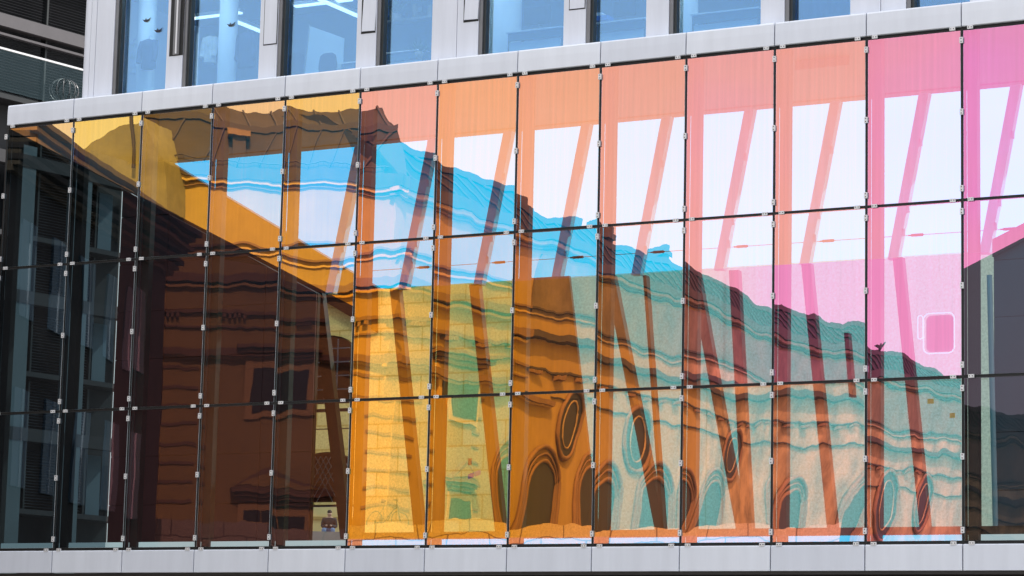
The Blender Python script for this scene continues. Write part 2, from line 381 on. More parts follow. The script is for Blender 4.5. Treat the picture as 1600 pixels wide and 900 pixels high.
# raking dark beam (stair) down the left side of the sky opening
poly([(262, 252), (590, 450), (590, 520), (480, 455), (175, 285), (60, 225), (60, 192), (262, 170)], YB, .25, 'stair_stringer', M['strut'])
# dark panelled wall low at left: maroon sheets with fine seams
def pan_wall(xa, xb, Y, z0, ztopf, m, nw, nh, name='wall_panel'):
    ws = (xb - xa) / nw
    for a in range(nw):
        for b in range(nh):
            x0 = xa + a * ws + .006; x1 = xa + (a + 1) * ws - .006
            t0 = min(ztopf(x0), 99); t1 = ztopf(x1)
            hz = [z0 + 1.05 * b + .006, z0 + 1.05 * (b + 1) - .006]
            u0 = min(hz[1], t0); u1 = min(hz[1], t1)
            if u0 <= hz[0] + .02 and u1 <= hz[0] + .02: continue
            u0 = max(u0, hz[0] + .01); u1 = max(u1, hz[0] + .01)
            gb(MB().prism([(x0, Y, hz[0]), (x1, Y, hz[0]), (x1, Y, u1), (x0, Y, u0)], (0, .03, 0)), name, m)
pa, pb = P(178, 300, YP), P(488, 480, YP); sl_ = (P(480, 450, YP).z - P(178, 290, YP).z) / (P(480, 450, YP).x - P(178, 290, YP).x)
top = lambda x: P(178, 290, YP).z + (x - P(178, 290, YP).x) * sl_
pan_wall(P(178, 600, YP).x, P(490, 600, YP).x, YP, zD, top, M['panel_red'], 4, 8)
gb(MB().prism([(P(178, 600, YP).x, YP + .05, zD), (P(490, 600, YP).x, YP + .05, zD), (P(490, 600, YP).x, YP + .05, top(P(490, 600, YP).x)), (P(178, 600, YP).x, YP + .05, top(P(178, 600, YP).x))], (0, .1, 0)), 'wall_core', M['dark'])
# right end: slate panelled room under a raking edge
xr = P(1553, 600, YP).x
l2 = lambda x: P(1505, 423, YP).z + (x - P(1505, 423, YP).x) * (P(1600, 374, YP).z - P(1505, 423, YP).z) / (P(1600, 374, YP).x - P(1505, 423, YP).x)
pan_wall(xr, xr + 3.6, YP, zD, l2, M['panel_grey'], 2, 9)
gb(MB().box((xr, YP + .05, zD), (xr + 3.6, YP + .15, l2(xr))), 'wall_core', M['dark'])
a, b = P(1505, 420, .32), P(1640, 350, .32); hh = .30
# raking rail on the edge of that room
gb(MB().prism([(a.x, YP - .1, l2(a.x) - .05), (b.x + 1, YP - .1, l2(b.x + 1) - .05), (b.x + 1, YP - .1, l2(b.x + 1) + .27), (a.x, YP - .1, l2(a.x) + .27)], (0, .08, 0)), 'raking_beam', M['strut'])
gb(MB().tube([P(1546, 430, 1.2), P(1556, 845, 1.2)], .05, 12), 'round_post', mat('pale_blue_post', (.45, .6, .7), .35))
# translucent screens under the open sky, standing in for sunlit masonry behind
scr_l = masonry('yellow_block_standin', (.88, .78, .52), (.82, .70, .42), (.66, .54, .28), 1.05, .52, .8, .016)
scr_r = masonry('pale_stone_standin', (.80, .86, .80), (.72, .80, .74), (.60, .66, .55), 7.3, 3.1, .8, .01)
def screen(pa_, pb_, m, zt=zl, zb0=None):
    x0, x1 = P(pa_, 640, YB).x, P(pb_, 640, YB).x
    gb(MB().box((x0, YB + .02, zD if zb0 is None else zb0), (x1, YB + .06, zt)), 'masonry_standin_screen', m)
screen(440, 556, scr_l, zb0=P(514, 790, YB).z); screen(556.01, 800, scr_l); screen(800.01, 1130, scr_r); screen(1130.01, 1560, scr_r); screen(1560.01, 1760, scr_r)
poly([(800, 436), (889, 431), (936, 850), (800, 850)], 2.4, .08, 'dark_screen', M['strut'])
# old leaded windows in the block stand-in screen, showing in the gap beside the maroon panels
def leaded(px0, px1, py0, py1, lattice, Y=YB - .12):
    a, b = P(px0, py1, Y), P(px1, py0, Y); w_, h_ = b.x - a.x, b.z - a.z
    gb(MB().prism([(a.x, Y, a.z), (b.x, Y, a.z), (b.x, Y, b.z - .25)] + [((a.x + b.x) / 2 + w_ / 2 * math.cos(t_ * math.pi / 10), Y, b.z - .25 + .25 * math.sin(t_ * math.pi / 10)) for t_ in range(1, 10)] + [(a.x, Y, b.z - .25)], (0, .1, 0)), 'leaded_window', M['steel'])
    mb = MB()
    if lattice:
        n_ = int(h_ / .22)
        for k in range(-3, n_):
            for sg in (1, -1):
                z0 = a.z + k * .22; x0, x1 = (a.x, b.x) if sg > 0 else (b.x, a.x); z1 = z0 + w_ * 1.6
                t0 = max(0, (a.z - z0) / (z1 - z0)); t1 = min(1, (b.z - .1 - z0) / (z1 - z0))
                if t1 > t0: mb.tube([(x0 + (x1 - x0) * t0, Y - .01, z0 + (z1 - z0) * t0), (x0 + (x1 - x0) * t1, Y - .01, z0 + (z1 - z0) * t1)], .009, 4)
    else:
        for k in range(1, 4): mb.box((a.x + w_ * k / 4 - .012, Y - .02, a.z), (a.x + w_ * k / 4 + .012, Y - .001, b.z - .1))
        for k in range(1, 5): mb.box((a.x, Y - .024, a.z + h_ * k / 5 - .012), (b.x, Y - .004, a.z + h_ * k / 5 + .012))
    gb(mb, 'window_bars', M['white'])
leaded(470, 548, 522, 632, False); leaded(470, 548, 705, 785, True)
for y0_, y1_ in ((637, 646), (668, 673), (788, 793)):
    a, b = P(440, y1_, YB - .1), P(556, y0_, YB - .1); gb(MB().box((a.x, YB - .1, a.z), (b.x, YB, b.z)), 'stone_ledge', M['anod'])

# struts
YS = 2.0 * K
def strut(x0, y0, x1, y1, wd=.2, m='strut', Y=YS, name='brace'):
    p, q = P(x0, y0, Y), P(x1, y1, Y)
    o_ = gb(MB().prism([(p.x - wd / 2, Y, p.z), (p.x + wd / 2, Y, p.z), (q.x + wd / 2, Y, q.z), (q.x - wd / 2, Y, q.z)], (0, .16, 0)), name, M[m])
    return o_
bracem = mat('grey_brace_paint', (.6, .55, .56), .55, 0, .1, 2)
bx = P(985 + 8, 430, YS).x
for k in range(-4, 6):
    p0 = Vector((bx + k * W, YS, P(985, 430, YS).z)); p1 = p0 + Vector((.62, 0, P(1045, 182, YS).z - p0.z))
    mb = MB().prism([(p0.x - .1, YS, p0.z), (p0.x + .1, YS, p0.z), (p1.x + .1, YS, p1.z), (p1.x - .1, YS, p1.z)], (0, .16, 0))
    for t in (.16, .3, .7):                                   # small connection plates along the brace
        c = p0.lerp(p1, t); mb.box((c.x + .09, YS, c.z - .07), (c.x + .145, YS + .05, c.z + .07))
    gb(mb, 'brace', bracem)
# tie rod with turnbuckles across the open sky
rz = P(900, 397, YS).z
zrod = P(860, 404, YS + .05).z
gb(MB().tube([(P(560, 400, YS).x, YS + .1, zrod), (NC * W, YS + .1, zrod)], .006, 6), 'tie_rod', M['strut'])
for k in range(-3, 6):
    c = bx + k * W + .28
    gb(MB().tube([(c, YS + .1, zrod), (c + .05, YS + .1, zrod), (c + .06, YS + .1, zrod), (c + .28, YS + .1, zrod), (c + .3, YS + .1, zrod)], [.015, .015, .028, .028, .015], 8), 'turnbuckle', M['strut'])
for (x0, y0, x1, y1, wd) in ((495, 458, 540, 842, .26), (616, 452, 655, 842, .22), (740, 444, 782, 842, .22), (952, 430, 1033, 842, .2), (1007, 430, 1036, 842, .07),
                             (1084, 425, 1160, 842, .2), (1146, 422, 1168, 842, .2), (1259, 412, 1301, 842, .19), (1402, 402, 1446, 842, .19), (1322, 520, 1330, 620, .09), (1700, 400, 1745, 842, .19)):
    strut(x0, y0, x1, y1, wd)

# small things seen through the lower glass, in front of the stone screens
def rrect(px0, py0, px1, py1, Y, r_):
    a, b = P(px0, py1, Y), P(px1, py0, Y); pts = []
    for cx, cz, t0 in ((b.x - r_, b.z - r_, 0), (a.x + r_, b.z - r_, 90), (a.x + r_, a.z + r_, 180), (b.x - r_, a.z + r_, 270)):
        for k in range(7): t_ = R(t0 + k * 15); pts.append((cx + r_ * math.cos(t_), Y, cz + r_ * math.sin(t_)))
    return pts
wf = empty('white_door_frame', P(1468, 555, 4.2), label='white rounded door frame with added glow behind the pink pane at the right', cat='door frame')
wi = Matrix.Translation(-Vector(wf.location))
def wfp(mb, n_, m_): o_ = mb.build(n_, m_, wf); o_.matrix_parent_inverse = wi
frame_glow = mat('glowing_white_frame', (.9, .9, .9), .5, emit=((1, .97, .98), .9))  # glow put into the frame so it outshines the screen behind
wfp(MB().tube(rrect(1443, 488, 1491, 553, 4.2, .12), .012, 8, closed=True), 'frame', frame_glow)
wfp(MB().prism([Vector(p_) + Vector((0, .05, 0)) for p_ in rrect(1446, 491, 1488, 550, 4.2, .1)], (0, .03, 0)), 'door_leaf', mat('grey_door_leaf', (.32, .30, .32), .5))
wfp(MB().tube(rrect(1434, 493, 1442, 530, 4.2, .05), .010, 6, closed=True), 'side_rail', frame_glow)
notem = mat('lime_note', (.75, .85, .08), .6)
def card(px0, py0, px1, py1, Y, m_, name, label, cat, group=None, skew=0):
    a, b = P(px0, py1, Y), P(px1, py0, Y); o_ = MB().prism([(a.x, 0, a.z), (b.x, 0, a.z + skew), (b.x, 0, b.z + skew), (a.x, 0, b.z)], (0, .006, 0)).build(name, m_, origin=(a.x, 0, a.z)); o_.location = (a.x, Y, a.z); tag(o_, label, cat, group); return o_
card(1449, 623, 1459, 631, 1.0, notem, 'sticky_note', 'upper lime green note stuck behind the lower right pane', 'note')
card(1484, 645, 1492, 653, 1.0, notem, 'sticky_note', 'lower lime green note beside the right joint', 'note')
card(731, 741, 740, 749, 3.0, mat('blue_sign', (.02, .25, .7), .5), 'street_sign', 'small blue sign on the masonry stand-in screen behind the yellow pane', 'sign', skew=.04)
card(741, 737, 751, 745, 3.0, M['white'], 'street_sign', 'small white sign right of the blue one', 'sign', skew=.04)
card(731, 716, 737, 727, 3.0, mat('red_white_notice', (.6, .25, .2), .5), 'notice', 'narrow reddish notice above the blue sign', 'notice')
# bird in front of the glass
bd_ = empty('bird', D(1364, 553, 62 * K), label='small dark bird flying over the street, mirrored by the right joint', cat='bird'); bd_.scale = (2, 2, 2)
bk_ = mat('bird_feathers', (.03, .025, .03), .7)
MB().lathe((0, 0, -.07), [(0, 0), (.018, .01), (.035, .05), (.032, .09), (.015, .13), (0, .145)], 12).build('body', bk_, bd_)
for s_ in (-1, 1): MB().prism([(s_ * .02, 0, .03), (s_ * .07, .01, .06), (s_ * .12, .02, .05), (s_ * .1, .01, .03), (s_ * .06, 0, .0), (s_ * .02, 0, -.02)], (0, .006, 0)).build('wing', bk_, bd_)

# ------------------------------------------------------------------ office storey above
YW = .28
xL = P(122, 80, YW).x
zw0, zw1 = zT - .1, zT + 4.2
# windows: (glass left px, glass right px) read along the fascia, anchored at px row y
wins = [(190, 259, 100), (299, 404, 90), (447, 556, 80), (602, 674, 60), (762, 880, 40), (930, 1009, 30), (1060, 1188, 20), (1241, 1328, 10), (1431, 1515, 3), (1590, 1680, 0)]
wx = [(P(a, y, YW + .12).x, P(b, y, YW).x) for a, b, y in wins]
seams = [P(149, 80, YW).x, P(714, 40, YW).x, P(1376, 10, YW).x]
zwt = zT + 2.7
end = NC * W
edges = [xL + .32] + [v for p in wx for v in p] + [end]
for k in range(0, len(edges), 2):
    a, b = edges[k] - (0 if k == 0 else 0), edges[k + 1] - (.14)
    if k + 1 == len(edges) - 1: b = edges[k + 1]
    cuts = [a] + [s for s in seams if a < s < b] + [b]
    for c0, c1 in zip(cuts[:-1], cuts[1:]):
        gb(MB().box((c0 + .006, YW, zw0), (c1 - .006, YW + .21, zwt)), 'cladding_panel', M['clad'], bevel=.004)
    if len(cuts) > 2: gb(MB().box((a + .02, YW + .05, zw0), (b - .02, YW + .2, zwt - .01)), 'panel_backing', M['dark'])
# rounded left corner of the cladding
r_ = .32; arc = [(xL + r_ - r_ * math.sin(t), YW + r_ - r_ * math.cos(t)) for t in [k * math.pi / 2 / 12 for k in range(13)]]
mb = MB(); n_ = len(arc)
vs = [(x, y, z) for z in (zw0, zw1) for x, y in arc]
mb.add(vs, [(k, k + 1, n_ + k + 1, n_ + k) for k in range(n_ - 1)], 0, True); mb.add([(xL, YW + r_, zw0), (xL, YB + .2, zw0), (xL, YB + .2, zw1), (xL, YW + r_, zw1)], [(0, 1, 2, 3)])
gb(mb, 'corner_panel', M['clad'])
gb(MB().box((xL + .3, YW, zwt), (end, YW + .35, zw1)), 'cladding_band', M['clad'])
# floor, ceiling of offices
gb(MB().box((xL + .05, YW + .36, zT - .25), (end, YB + .2, zT - .12)), 'office_floor', mat('office_floor_lino', (.25, .27, .3), .5))
gb(MB().box((xL + .05, YW + .36, zwt - .05), (end, YB + .2, zwt + .1)), 'office_ceiling', mat('office_ceiling_tile', (.4, .44, .5), .8, 0, .05, 1))
wallm = mat('office_wall_paint', (.13, .17, .23), .8)
gb(MB().box((xL + .1, YB, zT - .1), (end, YB + .19, zwt - .06)), 'office_back_wall', wallm)
wglass = tint_glass('blue_solar_glass', (.15, .25, .37), (.46, .60, .68))
for k, (a, b) in enumerate(wx):
    wd = empty('office_window'); wd.parent = gal; wd.matrix_parent_inverse = Matrix.Translation(-GO)
    wd.location = (a, YW + .2, zw0)
    def wp(mb, nm, m): ob = mb.build(nm, m); ob.parent = wd; ob.location = (0, 0, 0); ob.matrix_parent_inverse = Matrix.Translation(-Vector((a, YW + .2, zw0))); return ob
    wp(MB().box((a - .005, YW + .2, zw0), (b + .005, YW + .215, zwt)), 'pane', wglass)
    wp(MB().box((a - .135, YW + .02, zw0), (a - .06, YW + .19, zwt)), 'frame', M['anod'])
    wp(MB().box((a - .058, YW + .06, zw0), (a - .006, YW + .19, zwt)), 'frame', M['steel'])
    wp(MB().box((a - .004, YW + .19, zw0), (b, YW + .24, zw0 + .1)), 'sill_bar', M['steel'])
# vent flaps in the piers
def flap(px0, px1, pyb, kind='shut'):
    x0, x1 = P(px0, pyb, YW).x, P(px1, pyb, YW).x; z0 = P(px0, pyb, YW).z; z1 = zwt - .2
    f = empty('vent_flap'); f.parent = gal; f.matrix_parent_inverse = Matrix.Translation(-GO); f.location = (x0, YW, z0)
    inv = Matrix.Translation(-Vector((x0, YW, z0)))
    def fp(mb, nm, m, rot=None):
        ob = mb.build(nm, m, origin=(x0, YW, z0), bevel=0); ob.location = (0, 0, 0); ob.parent = f
        if rot: ob.rotation_euler = rot
        return ob
    fp(MB().box((x0 - .012, YW - .004, z0 - .018), (x1 + .012, YW - .002, z1)), 'gap_shadow_line', M['dark'])
    if kind == 'open':
        fp(MB().box((x0 + .1, YW - .03, z0 + .0), (x1 - .08, YW - .005, z1)), 'flap_edge', M['anod'])
        fp(MB().box((x0 + .17, YW - .05, z0 + .02), (x0 + .2, YW - .031, z1)), 'flap_edge', M['white'])
    elif kind == 'tilt':
        fp(MB().box((x0 + .012, YW - .03, z0 + .03), (x1 - .0, YW - .006, z1)), 'panel', M['clad'], (R(-1.2), R(1.8), 0))
    else:
        fp(MB().box((x0 + .006, YW - .014, z0 + .004), (x1 - .006, YW - .005, z1)), 'panel', M['clad'])
flap(265, 285, 87, 'open'); flap(412, 432, 70); flap(565, 586, 52, 'tilt'); flap(725, 747, 34, 'tilt'); flap(890, 914, 15)

# ================================================================== things in the offices (seen through the blue glass)
lampm = mat('tube_lamp_glow', (.9, .9, .85), .5, emit=((1, .96, .88), 2.2))
def ceil_lamp(px, py, Y, L_, label, along='y'):
    p = P(px, py, Y); t = empty('ceiling_lamp', p, label=label, cat='ceiling lamp', group='tube lamps under the office ceiling')
    d = (L_ / 2, .09) if along == 'x' else (.09, L_ / 2)
    MB().box((-d[0], -d[1], 0), (d[0], d[1], .07)).build('housing', M['white'], t)
    MB().box((-d[0] + .03, -d[1] + .03, -.03), (d[0] - .03, d[1] - .03, -.003)).build('diffuser', lampm, t)
    h = zwt - .06 - p.z
    for s in (-.35, .35):
        q = (s * L_, 0) if along == 'x' else (0, s * L_)
        if h > .1: MB().tube([(q[0], q[1], .07), (q[0], q[1], h)], .008, 6).build('hanger', M['anod'], t)
ceil_lamp(335, 24, 3.2, 1.5, 'long tube lamp beside the white column in the second office window', 'x')
ceil_lamp(392, 42, 3.3, 2.0, 'tube lamp running back, right of the white column', 'y')
ceil_lamp(505, 4, 2.8, 1.5, 'upper tube lamp at the top of the window with the whiteboard', 'x')
ceil_lamp(538, 15, 3.2, 2.0, 'slanting tube lamp above the whiteboard', 'y')
ceil_lamp(645, -25, 2.8, 1.5, 'tube lamp above the cluttered shelf, near the top of the fourth window', 'x')
ceil_lamp(850, -40, 2.8, 1.5, 'tube lamp over the desk of the fifth office window', 'x')
ceil_lamp(1120, -60, 2.8, 1.5, 'tube lamp over the desk of the seventh office window', 'x')
for k in range(8):  # lamps added out of view to brighten columns and rooms
    p_ = Vector((wx[k][0] + .6, .82, zwt - .12)); t = empty('ceiling_lamp', p_, label='added unseen tube lamp high under the ceiling just inside window %s from the left' % ('one two three four five six seven eight'.split()[k]), cat='ceiling lamp', group='tube lamps under the office ceiling')
    MB().box((-.75, -.09, 0), (.75, .09, .06)).build('housing', M['white'], t); MB().box((-.7, -.07, -.03), (.7, .07, -.003)).build('diffuser', mat('added_fill_tube', (.9, .9, .85), .5, emit=((1, .97, .92), 34)), t)
colm = mat('white_plaster_column', (.82, .85, .84), .6, 0, .04, 2)
def column(px, py, Y, rad, label):
    p = P(px, py, Y); t = empty('column', (p.x, p.y, zT - .12), label=label, cat='column', group='round white columns in the offices')
    MB().lathe((0, 0, 0), [(rad, 0), (rad, zwt - zT + .07)], 28).build('shaft', colm, t)
    return t
column(229, 60, 1.7, .2, 'round white column in the leftmost office window with a dark jacket on it')
column(356, 60, 1.9, .2, 'round white column in the second office window beside hanging coats')
column(790, 30, 2.1, .33, 'broad pale column at the left side of the fifth office window')
column(1075, 20, 1.9, .2, 'pale column at the left edge of the seventh office window')
column(1318, 8, 1.6, .12, 'slim pale column at the right of the eighth office window')
def garment(px, py, Y, w_, h_, col_, label, name='jacket', lean=0, cat='jacket'):
    p = P(px, py, Y); t = empty(name, p, label=label, cat=cat)
    m_ = mat(name + '_cloth', col_, .9, 0, .25, 6, .4, 30)
    # torso: shoulders, waist and a flared hem, open front
    mb = MB(); L_ = []
    for z, hw, dp in ((0, .07, .04), (-.03, .16, .07), (-.08, .5, .12), (-.3, .47, .13), (-.6, .45, .12), (-.85, .5, .13), (-1, .53, .12)):
        L_.append([(math.cos(k * math.pi / 6) * hw * w_ + lean * z * .1, math.sin(k * math.pi / 6) * dp - .02 * math.cos(3 * k), z * h_) for k in range(12)])
    vs = [v for g_ in L_ for v in g_]; fs = [(a * 12 + k, a * 12 + (k + 1) % 12, (a + 1) * 12 + (k + 1) % 12, (a + 1) * 12 + k) for a in range(len(L_) - 1) for k in range(12)]
    mb.add(vs, fs, 0, True).add(L_[0], [tuple(range(12))]); mb.build('torso', m_, t)
    for s in (-1, 1):
        MB().tube([(s * .45 * w_, 0, -.09 * h_), (s * .58 * w_, -.03, -.35 * h_), (s * .62 * w_, -.05, -.62 * h_), (s * .6 * w_, -.08, -.8 * h_)], [.075, .07, .06, .055], 10).build('sleeve', m_, t)
    MB().tube([(0, 0, 0), (0, 0, .05), (.03, 0, .08), (.05, 0, .05)], .008, 6).build('hook', M['anod'], t)
    return t
garment(233, 61, 1.42, .34, .66, (.03, .04, .09), 'dark navy jacket hanging on the white column in the leftmost office window')
garment(209, 66, 2.2, .24, .72, (.45, .5, .58), 'pale shirt hanging left of the navy jacket', 'shirt', cat='shirt')
garment(386, 50, 2.0, .4, .78, (.025, .035, .07), 'dark coat hanging right of the column in the second office window', 'coat', cat='coat')
garment(329, 56, 2.6, .26, .62, (.6, .62, .6), 'white fur-collared coat hanging left of the column', 'coat', cat='coat')
# bird stickers on the glass
def sticker(px, py, label):
    p = P(px, py, YW + .185); o = MB().prism([(-.11, 0, .02), (-.04, 0, .0), (-.02, 0, .045), (.0, 0, .0), (.05, 0, .01), (.11, 0, .05), (.07, 0, -.03), (.02, 0, -.05), (-.05, 0, -.045)], (0, .003, 0)).build('bird_sticker', mat('sticker_vinyl', (.01, .012, .03), .5))
    o.location = p; tag(o, label, 'sticker', 'bird stickers on the office glass')
sticker(229, 31, 'dark bird sticker on the leftmost office window'); sticker(361, 38, 'dark bird sticker on the second office window, over the column')
sticker(247, 47, 'small faint bird sticker low right in the leftmost office window')
# whiteboard, chairs, desks
p = P(498, 78, 2.4); t = empty('whiteboard', p, label='large pale whiteboard leaning in the third office window', cat='whiteboard')
MB().prism([(-.36, 0, -.75), (.38, .35, -.75), (.40, .35, .30), (-.24, 0, .55)], (0, .03, 0)).build('board', mat('whiteboard_face', (.62, .68, .7), .4), t)
MB().prism([(-.39, -.01, -.77), (-.36, -.01, -.77), (-.24, -.01, .57), (-.27, -.01, .57)], (0, .05, 0)).build('edge_frame', M['anod'], t)
def chair(px, py, Y, label):
    p = P(px, py, Y); t = empty('office_chair', (p.x, p.y, zT - .12), label=label, cat='chair', group='office chairs')
    m_ = mat('chair_mesh', (.02, .025, .05), .8); z = p.z - (zT - .12)
    pts = [(-.2, -.28), (.2, -.28), (.23, .0), (.19, .2), (.1, .26), (-.1, .26), (-.19, .2), (-.23, 0)]
    MB().prism([(x, .02 * abs(x), z + y) for x, y in pts], (0, .05, 0)).build('backrest', m_, t, bevel=.015)
    MB().box((-.24, -.5, z - .42), (.24, -.02, z - .34)).build('seat', m_, t, bevel=.02)
    MB().tube([(0, -.25, .12), (0, -.25, z - .42)], .03, 8).build('gas_lift', M['anod'], t)
    for k in range(5):
        a = k * 2 * math.pi / 5; MB().tube([(0, -.25, .12), (math.cos(a) * .3, -.25 + math.sin(a) * .3, .06)], .022, 6).build('foot', M['anod'], t)
chair(511, 101, 1.9, 'dark office chair in front of the whiteboard'); chair(462, 100, 3.8, 'dark office chair far back, left of the whiteboard')
def desk(pxa, pxb, py, Y, label, panel=(.6, .66, .7)):
    a, b = P(pxa, py, Y), P(pxb, py, Y); zt_ = a.z; t = empty('desk', ((a.x + b.x) / 2, Y, zT - .12), label=label, cat='desk', group='white desks along the office windows')
    h = zt_ - (zT - .12); L_ = (b.x - a.x) / 2
    MB().box((-L_, 0, h - .03), (L_, .75, h)).build('desktop', M['white'], t, bevel=.004)
    MB().box((-L_ + .06, .05, .05), (L_ - .06, .07, h - .22)).build('modesty_panel', mat('desk_panel', panel, .5), t)
    MB().box((-L_ + .04, .03, h - .2), (L_ - .04, .06, h - .031)).build('rail', mat('desk_rail', (.1, .16, .22), .5), t)
    for sx in (-1, 1):
        for yy in (.08, .66): MB().box((sx * (L_ - .03) - .02, yy, 0), (sx * (L_ - .03) + .02, yy + .04, h - .031)).build('leg', M['anod'], t)
    return t, h
def mon(px, py, Y, label, w_=.5):
    p = P(px, py, Y); t = empty('monitor', p, label=label, cat='monitor', group='computer monitors on the office desks')
    bm = mat('monitor_black', (.012, .013, .016), .4)
    MB().box((-w_ / 2, 0, .1), (w_ / 2, .04, .1 + w_ * .6)).build('screen', bm, t, bevel=.006)
    MB().box((-.03, .04, .0), (.03, .07, .25)).build('neck', M['anod'], t); MB().box((-.12, -.06, 0), (.12, .14, .015)).build('foot', M['anod'], t)
desk(790, 878, 50, 1.2, 'white desk under two monitors in the fifth office window'); mon(838, 45, 1.5, 'black monitor on the desk in the fifth office window', .6)
desk(932, 1008, 35, 1.2, 'white desk with a blue box in the sixth office window'); mon(975, 32, 1.5, 'black monitor right of the blue box in the sixth office window')
desk(1078, 1186, 22, 1.2, 'long white desk with an angled panel in the seventh office window')
desk(602, 660, 82, 2.4, 'low white desk with papers in the fourth office window', (.4, .44, .46))
desk(530, 556, 98, 2.6, 'small desk right of the office chair, third office window', (.3, .35, .4))
desk(1250, 1310, 25, 3.2, 'desk behind the curtain of the eighth office window', (.2, .25, .3))
p = P(941, 33, 1.35); tag(MB().box((-.17, -.1, 0), (.17, .16, .09)).box((-.14, -.08, .092), (.02, .1, .16), 1).build('storage_box', [mat('blue_plastic', (.02, .14, .5), .4), M['white']]), 'blue storage box with a white carton on it, on the sixth window desk', 'box').location = p
p = P(633, 30, 3.6); t = empty('wall_shelf', p, label='cluttered wall shelf at the back of the fourth office window', cat='shelf')
MB().box((-.9, 0, -.02), (.9, .3, .02)).build('board', mat('shelf_board', (.3, .3, .3), .6), t)
for k in range(9):
    h_ = random.uniform(.12, .34); MB().box((-.8 + k * .19, .05, .021), (-.8 + k * .19 + random.uniform(.06, .15), .22, .02 + h_)).build('folder', mat('folder_card', random.choice([(.1, .1, .12), (.35, .3, .22), (.06, .12, .18), (.4, .42, .42)]), .7), t)
def plant(px, py, Y, label, s=1.):
    p = P(px, py, Y); t = empty('potted_plant', p, label=label, cat='plant', group='potted plants in the offices')
    MB().lathe((0, 0, 0), [(.0, 0), (.07 * s, 0), (.09 * s, .14 * s), (.075 * s, .14 * s), (.07 * s, .11 * s), (0, .11 * s)], 14).build('pot', mat('plant_pot', (.4, .35, .3), .7), t)
    mb = MB()
    for k in range(60):
        a = random.uniform(0, 6.28); e = random.uniform(.2, 1.3); l = random.uniform(.1, .3) * s; d = Vector((math.cos(a) * math.cos(e), math.sin(a) * math.cos(e), math.sin(e))); q = Vector((0, 0, .12 * s)) + d * l; sd = d.cross(Vector((0, 0, 1))).normalized() * .03 * s
        mb.add([q - d * .06 * s, q + sd, q + d * .08 * s, q - sd], [(0, 1, 2, 3)])
    mb.build('leaves', mat('leaf_green', (.05, .12, .04), .6), t)
plant(655, 92, 1.7, 'small leafy plant low at the right of the fourth office window'); plant(620, 33, 3.3, 'plant on the shelf in the fourth office window', 1.1)
p = P(658, 14, 2.2); t = empty('pendant_lamp', p, label='small square lantern hanging in the fourth office window', cat='lamp')
MB().box((-.06, -.06, -.08), (.06, .06, .05)).build('shade', M['steel'], t, bevel=.01); MB().tube([(0, 0, .05), (0, 0, zwt - p.z - .06)], .006, 6).build('cord', M['dark'], t)
p = P(1285, 8, 1.3); mb = MB(); pts = [(k * .05 - .55, .03 * math.sin(k * 1.3)) for k in range(23)]
mb.add([(x, y, z) for z in (-1.2, 2.4) for x, y in pts], [(k, k + 1, 24 + k, 23 + k) for k in range(22)], 0, True)
c_ = mb.build('curtain', mat('navy_curtain', (.05, .07, .16), .9)); c_.location = p; tag(c_, 'dark blue curtain drawn across the eighth office window', 'curtain')

# ================================================================== dark neighbour building at the left edge, with louvre blinds
bd = Vector((math.sin(R(8.5)), math.cos(R(8.5)), 0)); bn = Vector((bd.y, -bd.x, 0)); q = P(60, 94, 9.7); bo = Vector((q.x, q.y, 0))
nb = empty('office_block', (bo.x, bo.y, GROUND), label='dark office block with slatted louvre blinds at the left edge, behind the gallery', cat='building')
inv = Matrix.Translation(-Vector((bo.x, bo.y, GROUND)))
def nbp(mb, nm, m): ob = mb.build(nm, m, nb); ob.matrix_parent_inverse = inv; return ob
H = lambda x, y: hit(x, y, bo, bd)
slatm = mat('louvre_slat', (.075, .08, .095), .45, .4, .1, 4); beamm = mat('grey_brown_beam', (.10, .092, .10), .5, 0, .1, 2)
bgl = tint_glass('dark_window_glass', (.09, .11, .13), (.10, .13, .15))
SM = H(215, 300)[0]
nbp(MB().fbox(bo, bd, bn, -9, SM, -.9, -.6, GROUND, 30), 'core_wall', mat('dark_core', (.012, .014, .018), .6))
s_rail = H(60, 94)[1]; hst = 3.55
levels = [s_rail + hst * k for k in range(-3, 3)]
pil = mat('blue_grey_pillar', (.12, .165, .19), .5, 0, .1, 1)
slab = mat('slab_dark', (.03, .03, .035), .7); cloth = mat('pale_blind_cloth', (.13, .19, .23), .8)
